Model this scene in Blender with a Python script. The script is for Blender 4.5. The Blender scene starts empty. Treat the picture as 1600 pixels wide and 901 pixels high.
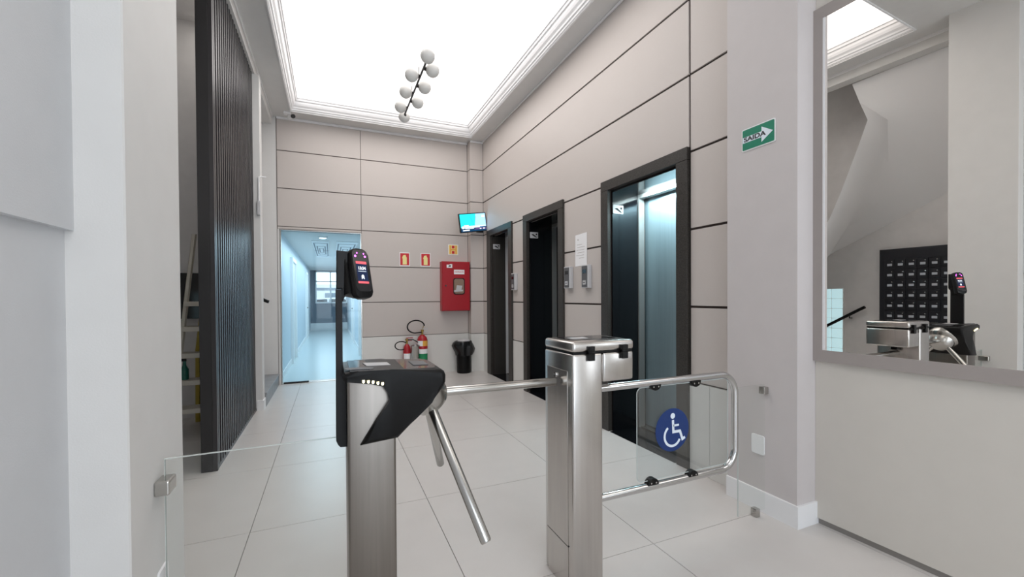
import bpy, bmesh, math, random
from mathutils import Vector, Matrix
random.seed(4)
C = bpy.context.scene.collection
PI = math.pi
# ------------------------------------------------------------------ camera
F_PX, YAW, PITCH, ROLL, CY = 661.0, 0.40510, -0.010912, -0.0062684, 469.62
cam = bpy.data.cameras.new('camera'); camo = bpy.data.objects.new('camera', cam); C.objects.link(camo)
cam.sensor_fit = 'HORIZONTAL'; cam.sensor_width = 36.0
cam.lens = F_PX / 1600 * 36.0
cam.shift_y = (CY - 450.5) / 1600
cam.clip_start = 0.02; cam.clip_end = 200
fwd = Vector((math.sin(YAW)*math.cos(PITCH), math.cos(YAW)*math.cos(PITCH), math.sin(PITCH)))
rgt = Vector((math.cos(YAW), -math.sin(YAW), 0)); upv = rgt.cross(fwd)
r2 = math.cos(ROLL)*rgt + math.sin(ROLL)*upv; u2 = -math.sin(ROLL)*rgt + math.cos(ROLL)*upv
camo.matrix_world = Matrix(((r2.x, u2.x, -fwd.x, 0), (r2.y, u2.y, -fwd.y, 0), (r2.z, u2.z, -fwd.z, 1.35), (0, 0, 0, 1)))
bpy.context.scene.camera = camo
# ------------------------------------------------------------------ world, exposure
w = bpy.data.worlds.new('world'); bpy.context.scene.world = w; w.use_nodes = True
w.node_tree.nodes['Background'].inputs[0].default_value = (0.80, 0.90, 1.0, 1)
w.node_tree.nodes['Background'].inputs[1].default_value = 1.3
vs = bpy.context.scene.view_settings
vs.view_transform = 'Standard'; vs.look = 'None'; vs.gamma = 1.0; vs.use_curve_mapping = False; vs.exposure = 0.80
CEIL_GLOW = 1.55
def area(name, loc, rot, sx, sy, power, col, vis=False):
    l = bpy.data.lights.new(name, 'AREA'); l.shape = 'RECTANGLE'; l.size = sx; l.size_y = sy; l.energy = power; l.color = col
    o = bpy.data.objects.new(name, l); o.location = loc; o.rotation_euler = rot; C.objects.link(o); return o
area('entrance_daylight', (1.0, -3.9, 1.9), (PI/2, 0, 0), 3.0, 2.8, 30, (0.86, 0.905, 1.0))
area('corridor_downlights', (-0.05, 12.5, 2.38), (0, 0, 0), 0.9, 9.0, 55, (0.76, 0.91, 1.0))
area('front_hall_light', (1.0, -0.8, 4.1), (0, 0, 0), 2.4, 2.4, 20, (1.0, 0.965, 0.94))
area('lift_recess_lamp', (2.80, 3.0, 2.36), (0, math.radians(-25), 0), 0.05, 0.7, 13.0, (0.75, 0.95, 1.0))
area('stair_hall_fill', (-1.10, 4.9, 4.42), (0, 0, 0), 0.2, 1.6, 3, (1.0, 0.95, 0.9))  # added fill, tucked behind the beam to brighten the stair hall

# ------------------------------------------------------------------ materials
def lin(c):
    return tuple(((v/255)/12.92 if v/255 <= 0.04045 else ((v/255+0.055)/1.055)**2.4) for v in c) + (1,)
def mat(name, rgb, rough=0.6, metal=0.0, noise=0.0, nscale=8, bump=0.0, bscale=200, spec=0.5, coat=0.0, emit=None, estr=0.0, stretch=None):
    m = bpy.data.materials.new(name); m.use_nodes = True; nt = m.node_tree; b = nt.nodes['Principled BSDF']
    b.inputs['Base Color'].default_value = lin(rgb); b.inputs['Roughness'].default_value = rough; b.inputs['Metallic'].default_value = metal
    b.inputs['Specular IOR Level'].default_value = spec
    if coat: b.inputs['Coat Weight'].default_value = coat; b.inputs['Coat Roughness'].default_value = 0.08
    if emit: b.inputs['Emission Color'].default_value = lin(emit); b.inputs['Emission Strength'].default_value = estr
    tc = nt.nodes.new('ShaderNodeTexCoord'); mp = nt.nodes.new('ShaderNodeMapping'); nt.links.new(tc.outputs['Object'], mp.inputs[0])
    if stretch: mp.inputs['Scale'].default_value = stretch
    if noise:
        n = nt.nodes.new('ShaderNodeTexNoise'); n.inputs['Scale'].default_value = nscale; n.inputs['Detail'].default_value = 5
        nt.links.new(mp.outputs[0], n.inputs['Vector'])
        r = nt.nodes.new('ShaderNodeMapRange'); r.inputs[1].default_value = 0.3; r.inputs[2].default_value = 0.7
        r.inputs[3].default_value = 1-noise; r.inputs[4].default_value = 1+noise; nt.links.new(n.outputs[0], r.inputs[0])
        mx = nt.nodes.new('ShaderNodeVectorMath'); mx.operation = 'SCALE'; mx.inputs[0].default_value = lin(rgb)[:3]
        nt.links.new(r.outputs[0], mx.inputs['Scale']); nt.links.new(mx.outputs[0], b.inputs['Base Color'])
    if bump:
        n = nt.nodes.new('ShaderNodeTexNoise'); n.inputs['Scale'].default_value = bscale; n.inputs['Detail'].default_value = 3
        nt.links.new(mp.outputs[0], n.inputs['Vector'])
        bp = nt.nodes.new('ShaderNodeBump'); bp.inputs['Strength'].default_value = bump; bp.inputs['Distance'].default_value = 0.002
        nt.links.new(n.outputs[0], bp.inputs['Height']); nt.links.new(bp.outputs[0], b.inputs['Normal'])
    return m
def emission(name, rgb, s):
    m = bpy.data.materials.new(name); m.use_nodes = True; nt = m.node_tree; nt.nodes.remove(nt.nodes['Principled BSDF'])
    e = nt.nodes.new('ShaderNodeEmission'); e.inputs[0].default_value = lin(rgb); e.inputs[1].default_value = s
    nt.links.new(e.outputs[0], nt.nodes['Material Output'].inputs[0]); return m
def glass(name, tint=(1, 1, 1), base=0.04, haze=0.0):
    m = bpy.data.materials.new(name); m.use_nodes = True; nt = m.node_tree; nt.nodes.remove(nt.nodes['Principled BSDF'])
    t = nt.nodes.new('ShaderNodeBsdfTransparent'); t.inputs[0].default_value = tint + (1,)
    g = nt.nodes.new('ShaderNodeBsdfGlossy'); g.inputs['Roughness'].default_value = 0.02
    lw = nt.nodes.new('ShaderNodeLayerWeight'); lw.inputs[0].default_value = 0.5
    p = nt.nodes.new('ShaderNodeMath'); p.operation = 'POWER'; p.inputs[1].default_value = 5; nt.links.new(lw.outputs['Facing'], p.inputs[0])
    a = nt.nodes.new('ShaderNodeMath'); a.operation = 'MULTIPLY_ADD'; a.inputs[1].default_value = 0.8; a.inputs[2].default_value = base
    nt.links.new(p.outputs[0], a.inputs[0])
    mx = nt.nodes.new('ShaderNodeMixShader'); nt.links.new(a.outputs[0], mx.inputs[0]); nt.links.new(t.outputs[0], mx.inputs[1]); nt.links.new(g.outputs[0], mx.inputs[2])
    nt.links.new(mx.outputs[0], nt.nodes['Material Output'].inputs[0]); return m
M = dict(
 white=mat('white_paint', (222, 221, 219), 0.6, bump=0.15, noise=0.015),
 cool=mat('cool_white_paint', (212, 214, 217), 0.65, bump=0.2, noise=0.02),
 pillar=mat('pillar_paint', (206, 200, 199), 0.6, bump=0.2, noise=0.015),
 stairwall=mat('stair_wall_paint', (222, 220, 219), 0.8, bump=0.2, noise=0.03),
 darkwall=mat('under_stair_paint', (120, 112, 104), 0.9, noise=0.05),
 trimwhite=mat('trim_white', (240, 240, 241), 0.4),
 taupe=mat('taupe_panel', (203, 195, 190), 0.45, noise=0.015, nscale=60, bump=0.2, bscale=400, stretch=(1, 1, 6)),
 dado=mat('pale_dado_panel', (226, 225, 221), 0.35, noise=0.01),
 cream=mat('pale_beige_panel', (214, 209, 201), 0.6, noise=0.012, bump=0.15),
 joint=mat('joint_dark_brown', (62, 50, 46), 0.7),
 jointgrey=mat('joint_grey', (120, 112, 108), 0.6),
 tile=mat('porcelain_tile', (206, 202, 199), 0.30, noise=0.02, nscale=5, spec=0.4),
 grout=mat('grout', (108, 102, 98), 0.9),
 granite=mat('black_granite', (58, 55, 52), 0.38, noise=0.5, nscale=120, spec=0.35),
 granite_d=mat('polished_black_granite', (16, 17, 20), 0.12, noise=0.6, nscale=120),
 marble=mat('grey_marble', (140, 142, 145), 0.4, noise=0.12, nscale=9),
 slat=mat('dark_lacquered_wood', (50, 48, 50), 0.34, spec=0.55, noise=0.06, nscale=30),
 slat_d=mat('dark_board', (38, 37, 38), 0.5),
 steel=mat('brushed_steel', (200, 196, 192), 0.24, 1.0, noise=0.05, nscale=40, stretch=(1, 1, 0.05)),
 steel_d=mat('brushed_steel_vertical', (140, 134, 128), 0.34, 1.0, noise=0.06, nscale=60, stretch=(1, 1, 0.03)),
 doorsteel=mat('lift_door_steel', (150, 172, 180), 0.38, 0.55, noise=0.05, nscale=50, stretch=(1, 1, 0.03)),
 liftframe=mat('lift_frame_steel', (150, 150, 148), 0.4, 0.5),
 steel_t=mat('metal_skirting', (150, 146, 142), 0.45, 0.3),
 liftframe_lit=mat('lift_frame_steel_lit', (214, 214, 216), 0.45, 0.1),  # frame colour lightened in place of light missing from the far lift recess
 chrome=mat('chrome', (205, 205, 205), 0.1, 1.0),
 chrome_s=mat('satin_chrome', (190, 188, 184), 0.22, 1.0),
 black=mat('black_plastic', (5, 5, 6), 0.42, bump=0.1, bscale=900, spec=0.28),
 black_g=mat('glossy_black_plastic', (30, 30, 33), 0.1),
 black_m=mat('matte_black_metal', (14, 14, 16), 0.5, spec=0.35),
 grey_p=mat('grey_plastic', (92, 93, 96), 0.5),
 lightgrey=mat('light_grey_plastic', (198, 198, 200), 0.4),
 paper=mat('paper', (245, 245, 247), 0.8),
 ink=mat('printed_ink', (60, 60, 64), 0.8),
 frame=mat('mirror_frame_taupe', (164, 156, 152), 0.5, noise=0.02),
 mirror=mat('mirror_silvering', (240, 237, 233), 0.0, 1.0),
 glass=glass('clear_glass', (0.985, 0.995, 0.99), 0.018),
 gateglass=glass('gate_glass', (0.92, 0.94, 0.945), 0.085),
 doorglass=glass('aqua_tinted_glass', (0.87, 0.955, 0.98), 0.02),
 glassedge=mat('polished_glass_edge', (205, 212, 210), 0.2, emit=None),
 red=mat('red_enamel', (172, 30, 42), 0.35),
 reds=mat('red_print', (205, 38, 48), 0.5),
 yellow=mat('pale_yellow_print', (246, 232, 160), 0.6),
 orange=mat('orange_print', (236, 178, 80), 0.6),
 green=mat('green_print', (0, 128, 98), 0.45),
 green2=mat('label_green', (30, 140, 90), 0.5),
 blue=mat('blue_print', (12, 50, 112), 0.4),
 symbol=mat('white_symbol', (232, 242, 250), 0.4),
 bag=mat('black_bin_bag', (22, 23, 25), 0.25, bump=1.0, bscale=25),
 brass=mat('brass', (190, 160, 90), 0.3, 1.0),
 opal=mat('opal_glass_globe', (236, 234, 230), 0.35, spec=0.4, coat=0.3),
 rodm=mat('pendant_rod_black', (50, 44, 42), 0.4),
 wire=mat('suspension_wire', (170, 165, 160), 0.4),
 glow=emission('stretch_ceiling_glow', (255, 250, 247), CEIL_GLOW),
 led=emission('led_warm', (255, 244, 190), 4.0),
 violet=emission('infrared_led_violet', (225, 90, 255), 4.0),
 lamp=emission('downlight_glow', (235, 250, 255), 6.0),
 strip=emission('recess_strip_glow', (200, 245, 255), 2.5),
 scr_dark=emission('screen_navy', (34, 42, 66), 1.0), scr_pink=emission('screen_pink', (220, 96, 104), 1.0), scr_white=emission('screen_white', (235, 245, 255), 1.2),
 tv_l=emission('tv_cyan', (40, 214, 232), 1.1), tv_r=emission('tv_lavender', (150, 190, 226), 1.1), tv_dark=emission('tv_navy', (22, 60, 92), 0.9),
 tv_pur=emission('tv_purple', (92, 74, 118), 0.9), tv_line=emission('tv_line', (30, 110, 150), 0.9),
 block=mat('glass_block', (170, 200, 205), 0.15, emit=(190, 225, 235), estr=0.5),  # emission imitates daylight coming through the blocks from behind
 mailbox=mat('mailbox_black', (24, 26, 34), 0.35),
 label=mat('mailbox_label', (190, 196, 205), 0.5),
 ladder=mat('ladder_white', (214, 208, 196), 0.5), ladder_y=mat('ladder_yellow', (190, 168, 70), 0.6), bottle=mat('green_bottle', (40, 110, 96), 0.3),
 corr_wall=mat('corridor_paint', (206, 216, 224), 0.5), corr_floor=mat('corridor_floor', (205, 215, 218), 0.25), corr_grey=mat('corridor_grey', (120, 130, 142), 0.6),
 pattern=mat('ceiling_pattern_grey', (120, 130, 140), 0.6),
 facade=mat('facade_white', (225, 225, 225), 0.8), asphalt=mat('asphalt', (120, 120, 122), 0.9), carbody=mat('car_paint', (200, 204, 210), 0.3), carglass=mat('car_glass', (40, 48, 56), 0.1),
)
# ------------------------------------------------------------------ helpers
def root(name, label, cat, loc, group=None, kind=None):
    o = bpy.data.objects.new(name, None); C.objects.link(o); o.location = loc; o.empty_display_size = 0.1
    o['label'] = label; o['category'] = cat
    if group: o['group'] = group
    if kind: o['kind'] = kind
    return o
def origin_of(p):
    v = Vector((0, 0, 0))
    while p is not None: v = v + Vector(p.location); p = p.parent
    return v
class B:
    """collects geometry given in world coordinates, links it as one mesh object"""
    def __init__(s): s.bm = bmesh.new()
    def box(s, x0, x1, y0, y1, z0, z1, bev=0.0, seg=1, mtx=None):
        vs_ = [Vector((x, y, z)) for x in (x0, x1) for y in (y0, y1) for z in (z0, z1)]
        if mtx is not None: vs_ = [mtx @ v for v in vs_]
        V = [s.bm.verts.new(v) for v in vs_]
        f = [s.bm.faces.new([V[i] for i in q]) for q in ((0, 1, 3, 2), (4, 6, 7, 5), (0, 4, 5, 1), (2, 3, 7, 6), (0, 2, 6, 4), (1, 5, 7, 3))]
        if bev:
            es = list({e for fa in f for e in fa.edges})
            bmesh.ops.bevel(s.bm, geom=es, offset=bev, segments=seg, profile=0.5, affect='EDGES')
        return s
    def prism(s, pts, h, mtx, bev=0.0, seg=2):
        """2D outline (x, y) in the frame, extruded from z=0 to z=h"""
        a = sum(pts[i][0]*pts[(i+1) % len(pts)][1]-pts[(i+1) % len(pts)][0]*pts[i][1] for i in range(len(pts)))
        if a < 0: pts = pts[::-1]
        lo = [s.bm.verts.new(mtx @ Vector((x, y, 0))) for x, y in pts]; hi = [s.bm.verts.new(mtx @ Vector((x, y, h))) for x, y in pts]
        n = len(pts); top = s.bm.faces.new(hi); fs = [top, s.bm.faces.new(lo[::-1])]
        for i in range(n): fs.append(s.bm.faces.new((lo[i], lo[(i+1) % n], hi[(i+1) % n], hi[i])))
        if bev: bmesh.ops.bevel(s.bm, geom=list(top.edges)+list(fs[1].edges), offset=bev, segments=seg, profile=0.5, affect='EDGES')
        return s
    def poly(s, pts):
        s.bm.faces.new([s.bm.verts.new(Vector(p)) for p in pts]); return s
    def tube(s, pts, r, n=12, cap=True, closed=False):
        pts = [Vector(p) for p in pts]; rings = []; N = len(pts)
        t0 = (pts[1]-pts[0]).normalized(); ref = Vector((0, 0, 1)) if abs(t0.z) < 0.9 else Vector((0, 1, 0)); a = t0.cross(ref).normalized()
        for i, p in enumerate(pts):
            if closed: t = (pts[(i+1) % N]-pts[i-1]).normalized()
            else: t = ((pts[min(i+1, N-1)]-pts[i]).normalized() + (pts[i]-pts[max(i-1, 0)]).normalized()).normalized()
            a = (a - t*a.dot(t)).normalized(); b = t.cross(a); rr = r[i] if isinstance(r, (list, tuple)) else r
            rings.append([s.bm.verts.new(p + (a*math.cos(2*PI*k/n)+b*math.sin(2*PI*k/n))*rr) for k in range(n)])
        for i in range(N if closed else N-1):
            r0, r1 = rings[i], rings[(i+1) % N]
            for k in range(n): s.bm.faces.new((r0[k], r0[(k+1) % n], r1[(k+1) % n], r1[k]))
        if cap and not closed: s.bm.faces.new(rings[0][::-1]); s.bm.faces.new(rings[-1])
        return s
    def lathe(s, prof, c, axis='Z', n=28, mtx=None, wob=None):
        """prof: list of (r, h); open surfaces are closed on the axis where r is 0"""
        mtx = mtx or Matrix.Translation(Vector(c)); rings = []
        for j, (r, h) in enumerate(prof):
            if r < 1e-6: rings.append([s.bm.verts.new(mtx @ Vector((0, 0, h)))])
            else:
                rings.append([s.bm.verts.new(mtx @ Vector((r*math.cos(2*PI*k/n)*(1+(wob(j, k) if wob else 0)), r*math.sin(2*PI*k/n)*(1+(wob(j, k) if wob else 0)), h))) for k in range(n)])
        for a, b in zip(rings, rings[1:]):
            for k in range(n):
                k2 = (k+1) % n
                if len(a) == 1 and len(b) == 1: continue
                if len(a) == 1: s.bm.faces.new((a[0], b[k2], b[k]))
                elif len(b) == 1: s.bm.faces.new((a[k], a[k2], b[0]))
                else: s.bm.faces.new((a[k], a[k2], b[k2], b[k]))
        return s
    def sphere(s, c, r, u=24, v=14):
        bmesh.ops.create_uvsphere(s.bm, u_segments=u, v_segments=v, radius=r, matrix=Matrix.Translation(Vector(c))); return s
    def done(s, name, m, parent=None, smooth=False, **props):
        o0 = origin_of(parent)
        bmesh.ops.recalc_face_normals(s.bm, faces=s.bm.faces)
        if parent is not None and o0.length: bmesh.ops.translate(s.bm, verts=s.bm.verts, vec=-o0)
        me = bpy.data.meshes.new(name); s.bm.to_mesh(me); s.bm.free()
        me.materials.append(M[m] if isinstance(m, str) else m)
        if smooth:
            me.polygons.foreach_set('use_smooth', [True]*len(me.polygons))
            try: me.set_sharp_from_angle(angle=math.radians(smooth if smooth > 1 else 40))
            except Exception: pass
        o = bpy.data.objects.new(name, me); C.objects.link(o)
        if parent is not None: o.parent = parent
        for k, v in props.items(): o[k] = v
        return o
def struct(b, name, m, parent=None, **k):
    if parent is None: k['kind'] = 'structure'
    return b.done(name, m, parent, **k)
def frame(o, x, up):
    x = Vector(x).normalized(); up = Vector(up).normalized(); z = x.cross(up).normalized(); up = z.cross(x)
    o = Vector(o); return Matrix(((x.x, up.x, z.x, o.x), (x.y, up.y, z.y, o.y), (x.z, up.z, z.z, o.z), (0, 0, 0, 1)))
def arc(cx, cy, r, a0, a1, n=16):
    return [(cx+r*math.cos(math.radians(a0+(a1-a0)*i/n)), cy+r*math.sin(math.radians(a0+(a1-a0)*i/n))) for i in range(n+1)]
def rrect(w, h, r, n=5, cx=0, cy=0):
    p = []
    for sx, sy, a in ((1, 1, 0), (-1, 1, 90), (-1, -1, 180), (1, -1, 270)):
        p += arc(cx+sx*(w/2-r), cy+sy*(h/2-r), r, a, a+90, n)
    return p
def stroke(b, pts, wd, h, mtx):
    """one continuous ribbon with mitred joints"""
    P = [Vector(p) for p in pts]; closed = len(P) > 2 and (P[0]-P[-1]).length < 1e-6
    if closed: P = P[:-1]
    n = len(P); L = []; R = []
    for i, p in enumerate(P):
        d0 = (p-P[i-1]).normalized() if (i > 0 or closed) else None
        d1 = (P[(i+1) % n]-p).normalized() if (i < n-1 or closed) else None
        d0 = d0 or d1; d1 = d1 or d0
        n0 = Vector((-d0.y, d0.x)); n1 = Vector((-d1.y, d1.x)); m_ = (n0+n1)
        m_ = m_.normalized() if m_.length > 1e-6 else n0
        k = wd/2/max(0.4, m_.dot(n0)); L.append(p+m_*k); R.append(p-m_*k)
    v = [[b.bm.verts.new(mtx @ Vector((q.x, q.y, z))) for q in (L[i], R[i]) for z in (0, h)] for i in range(n)]
    for i in range(n if closed else n-1):
        l0, l1, r0, r1 = v[i]; L0, L1, R0, R1 = v[(i+1) % n]
        for f in ((l1, r1, R1, L1), (r0, l0, L0, R0), (l0, l1, L1, L0), (r1, r0, R0, R1)): b.bm.faces.new(f)
    if not closed:
        for q in (v[0], v[-1]): b.bm.faces.new((q[0], q[1], q[3], q[2]))
def text(name, s, size, mtx, m, parent, sx=1.0, align='CENTER', bold=0.0):
    cu = bpy.data.curves.new(name, 'FONT'); cu.body = s; cu.size = size; cu.align_x = align; cu.align_y = 'CENTER'; cu.offset = bold; cu.extrude = 0.0003
    t = bpy.data.objects.new(name, cu); me = bpy.data.meshes.new_from_object(t); bpy.data.objects.remove(t); bpy.data.curves.remove(cu)
    me.transform(Matrix.Translation(-origin_of(parent)) @ mtx @ Matrix.Diagonal((sx, 1, 1, 1))); me.materials.clear(); me.materials.append(M[m])
    o = bpy.data.objects.new(name, me); C.objects.link(o); o.parent = parent; return o
def copy_tree(o, parent=None):
    c = o.copy(); C.objects.link(c); c.parent = parent
    for ch in list(o.children): copy_tree(ch, c)
    return c
BACK = lambda x, y, z: frame((x, y, z), (1, 0, 0), (0, 0, 1))        # a flat thing facing the camera side (-Y)
SIDE = lambda x, y, z: frame((x, y, z), (0, -1, 0), (0, 0, 1))       # a flat thing on the lift wall (facing -X)

# ================================================================== STRUCTURE
ZC = 4.13
fl = struct(B().box(-2.1, 3.2, -4.1, 7.62, -0.1, -0.006), 'floor', 'grout')
xs = [-0.44+1.02*k for k in range(-2, 5)]; ysl = [-4.1] + [0.785-1.017*k for k in (4, 3, 2, 1, 0)] + [1.80, 2.82, 3.835, 4.85, 5.866, 6.88, 7.62]
xs[0] = -2.1; xs[-1] = 3.2
for i in range(len(xs)-1):
    for j in range(len(ysl)-1):
        if ysl[j+1]-ysl[j] < 0.05: continue
        B().box(xs[i]+0.0018, xs[i+1]-0.0018, ysl[j]+0.0018, ysl[j+1]-0.0018, -0.008, 0.0).done('tile', 'tile', fl)

# ---- lift wall
XW = 2.552
LIFTS = [(2.58, 3.48, 2.465, 3.595), (4.48, 5.37, 4.365, 5.487), (6.04, 6.83, 5.91, 7.01)]
wr = B()
for a, b in ((2.0, 2.58), (3.48, 4.48), (5.37, 6.04), (6.83, 7.62)): wr.box(XW+0.014, 3.05, a, b, 0, 2.39)
wr.box(XW+0.014, 3.05, 2.0, 7.62, 2.39, 4.35); wr.box(3.05, 3.2, 2.0, 7.62, 0, 4.35)
wr = struct(wr, 'wall_right', 'joint')
ZJ = [0.68, 1.26, 1.855, 2.45, 3.04, 3.62, ZC-0.004]
g = 0.009
def wpan(y0, y1, z0, z1, m='taupe'): B().box(XW, XW+0.014, y0+g, y1-g, z0+g, z1-g, 0.0015).done('panel', m, wr)
zz = [0.0] + ZJ
for k in range(7):
    z0, z1 = zz[k], zz[k+1]
    if k == 0:
        B().box(XW-0.004, XW+0.014, 2.052, 2.275, 0.0, z1-0.004, 0.001).done('panel', 'dado', wr); B().box(XW-0.004, XW+0.014, 2.278, 2.462, 0.0, z1-0.004, 0.001).done('panel', 'dado', wr)
    else: wpan(2.05, 2.462, z0, z1)
    if k >= 4: wpan(2.462, 7.25, z0, z1)
    for a, b in ((3.597, 4.363), (5.489, 5.908), (7.012, 7.25)):
        if k == 0: B().box(XW-0.004, XW+0.014, a, b, 0.0, z1-0.004, 0.001).done('panel', 'dado', wr)
        elif k < 4: B().box(XW, XW+0.014, a, b, z0+g, z1-g, 0.0015).done('panel', 'taupe', wr)
# ---- back wall with the glazed doorway
YB = 7.42
DX0, DX1, DZ = -0.715, 0.470, 2.405
wb = B()
wb.box(-2.1, DX0, YB+0.014, 7.62, 0, 4.6); wb.box(DX1, 3.05, YB+0.014, 7.62, 0, 4.35); wb.box(DX0, DX1, YB+0.014, 7.62, DZ, 4.35)
wb = struct(wb, 'wall_back', 'jointgrey')
def bpan(x0, x1, z0, z1, m='taupe', gx=0.004, gz=0.007, y=YB): B().box(x0+gx, x1-gx, y, y+0.014, z0+gz, z1-gz, 0.0015).done('panel', m, wb)
for k in range(7):
    z0, z1 = zz[k], zz[k+1]
    if k == 0:
        for a, b in ((0.478, 1.40), (1.40, 2.31)): B().box(a+0.001, b-0.001, YB-0.004, YB+0.014, 0, z1-0.002).done('panel', 'dado', wb)
    else: bpan(0.478, 2.31, z0, z1)
    if k >= 4: bpan(-0.742, 0.478, z0, z1)
bpan(-0.742, 0.478, DZ+0.004, 2.45, 'taupe', gz=0.004)
bpan(-2.0, -0.746, 0, 4.45, 'white', gz=0)
B().box(-0.742, DX0, YB, YB+0.014, 0, DZ+0.006).done('panel', 'white', wb)
# ---- corner pilaster between back wall and lift wall
wc = struct(B().box(2.324, 2.56, 7.264, 7.43, 0, 4.2), 'wall_corner', 'joint')
for k in range(7):
    z0, z1 = zz[k], zz[k+1]; a = 0.007 if k else 0.0
    B().box(2.312, 2.55, 7.252, 7.419, z0+a, z1-(a if k else 0.003)).done('panel', 'dado' if k == 0 else 'taupe', wc)
# ---- pillar on the right, mirror wall
PX, PY0, PY1 = 2.46, 1.585, 2.05
struct(B().box(PX, 3.05, PY0, PY1, 0, 4.2), 'column_right', 'pillar')
AL = -0.03
MT = Matrix.Translation((2.635, 1.2, 0)) @ Matrix.Rotation(-AL, 4, 'Z')     # local y runs along the mirror wall, -x faces the hall
struct(B().box(0.0, 0.3, -5.3, 0.384, 0.035, 4.2, mtx=MT), 'wall_mirror', 'cream')
struct(B().box(0.012, 0.28, -5.3, 0.384, 0.0, 0.035, mtx=MT), 'trim_3', 'steel_t')
b = B(); H = 0.13
b.box(PX-0.013, PX, PY0, PY1, 0, H); b.box(PX-0.013, 2.655, PY0-0.013, PY0, 0, H)
struct(b, 'baseboard_column', 'trimwhite')
# ---- left side
CX = -0.53
struct(B().box(-2.1, CX, 1.53, 2.0, 0, 4.6, 0.004), 'column_left', 'white')
wl = B(); wl.box(-2.1, -0.64, -4.1, 1.53, 1.535, 4.2); wl.box(-2.1, -0.66, -4.1, 1.53, 0, 1.535)
struct(wl, 'wall_left', 'cool')
struct(B().box(-2.1, -1.9, 2.0, 7.62, 0, 4.6), 'wall_stair', 'stairwall')
struct(B().box(-1.9, -0.95, 5.8, 5.95, 0, 4.45), 'wall_under_stair', 'stairwall')
st = B(); st.box(-0.95, -0.76, 5.835, 6.0, 0, 4.0); struct(st, 'column_stub', 'white')
b = B(); b.box(-0.82, -0.748, 5.835-0.012, 5.835, 0, 0.12); b.box(-0.76, -0.748, 5.835, 6.0, 0, 0.12); struct(b, 'baseboard_stub', 'trimwhite')
struct(B().box(-0.95, -0.80, 2.0, 7.43, 4.0, 4.5, 0.002), 'beam_left', 'white')
struct(B().box(-0.80, -0.785, 2.0, 7.43, 4.10, 4.135, 0.003), 'trim_4', 'trimwhite')
# stair steps starting behind the stub
stp = root('stair_steps', 'grey marble steps rising behind the white stub beside the corridor door', 'stairs', (-1.3, 6.7, 0))
B().box(-1.9, -0.745, 6.005, 7.418, 0, 0.15).done('riser', 'marble', stp); B().box(-1.9, -0.735, 6.005, 7.418, 0.15, 0.175, 0.004).done('tread', 'marble', stp)
B().box(-1.9, -1.03, 6.005, 7.418, 0.175, 0.325).done('riser', 'marble', stp); B().box(-1.9, -1.02, 6.005, 7.418, 0.325, 0.35, 0.004).done('tread', 'marble', stp)
# ---- stair soffit seen in the mirror
b = B()
W_ = [(2.0, 2.800), (2.5, 2.555), (2.72, 2.447), (2.8, 2.408), (2.86, 2.379), (2.98, 2.320), (3.25, 2.188), (3.55, 2.040), (4.1, 1.771)]
E_ = [(2.0, 4.0), (2.6, 4.0), (3.02, 3.99), (2.94, 3.73), (2.857, 3.484), (2.95, 3.20), (3.144, 2.658), (3.268, 2.351), (3.6, 1.80)]
NV = 8; n_ = len(W_)
grid = []
for i in range(n_):
    row = []
    for k in range(NV+1):
        t = k/NV; row.append(b.bm.verts.new((-1.905+0.95*t, W_[i][0]+(E_[i][0]-W_[i][0])*t, W_[i][1]+(E_[i][1]-W_[i][1])*t)))
    grid.append(row)
for i in range(n_-1):
    for k in range(NV): b.bm.faces.new((grid[i][k], grid[i+1][k], grid[i+1][k+1], grid[i][k+1]))
inner = [v for r_ in grid[1:-1] for v in r_[1:-1]]
for _ in range(6): bmesh.ops.smooth_vert(b.bm, verts=inner, factor=0.5, use_axis_x=False, use_axis_y=True, use_axis_z=True)
lo_e = [b.bm.verts.new(r_[-1].co) for r_ in grid]; lo_w = [b.bm.verts.new(r_[0].co) for r_ in grid]
hi_w = [b.bm.verts.new((-1.905, y+0.02, z+0.16)) for y, z in W_]; hi_e = [b.bm.verts.new((-1.26, y-0.12, z+0.015)) for y, z in E_]
for i in range(n_-1):
    for f in ((hi_w[i], hi_e[i], hi_e[i+1], hi_w[i+1]), (lo_e[i], lo_e[i+1], hi_e[i+1], hi_e[i]), (lo_w[i+1], lo_w[i], hi_w[i], hi_w[i+1])): b.bm.faces.new(f)
struct(b, 'ceiling_stair_soffit', 'trimwhite', smooth=80)
struct(B().box(-1.905, -0.93, 2.0, 7.62, 4.45, 4.6), 'ceiling_stair', 'stairwall')
# ---- ceiling with its recessed glowing tray
TX0, TX1, TY0, TY1 = -0.52, 2.29, 2.26, 7.10
c = B()
c.box(-0.80, TX0, 2.0, 7.62, ZC, 4.4); c.box(TX1, 3.2, 2.0, 7.62, ZC, 4.4); c.box(TX0, TX1, TY1, 7.62, ZC, 4.4); c.box(TX0, TX1, 2.0, TY0, ZC, 4.4)
c.box(-2.1, 3.2, -4.1, 2.0, ZC, 4.4)
struct(c, 'ceiling', 'white')
prof = [(0.0, 4.115), (-0.012, 4.118), (-0.012, 4.13), (0.0, 4.135), (0.012, 4.14), (0.016, 4.155), (0.03, 4.162), (0.036, 4.18), (0.055, 4.20), (0.066, 4.225), (0.07, 4.25), (0.085, 4.258), (0.088, 4.285), (0.10, 4.29), (0.10, 4.33)]
b = B(); rings = []
for d, z in prof:
    rings.append([b.bm.verts.new((x, y, z)) for x, y in ((TX0+d, TY0+d), (TX1-d, TY0+d), (TX1-d, TY1-d), (TX0+d, TY1-d))])
for a, c2 in zip(rings, rings[1:]):
    for k in range(4): b.bm.faces.new((a[k], a[(k+1) % 4], c2[(k+1) % 4], c2[k]))
struct(b, 'trim_1', 'trimwhite')
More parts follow.
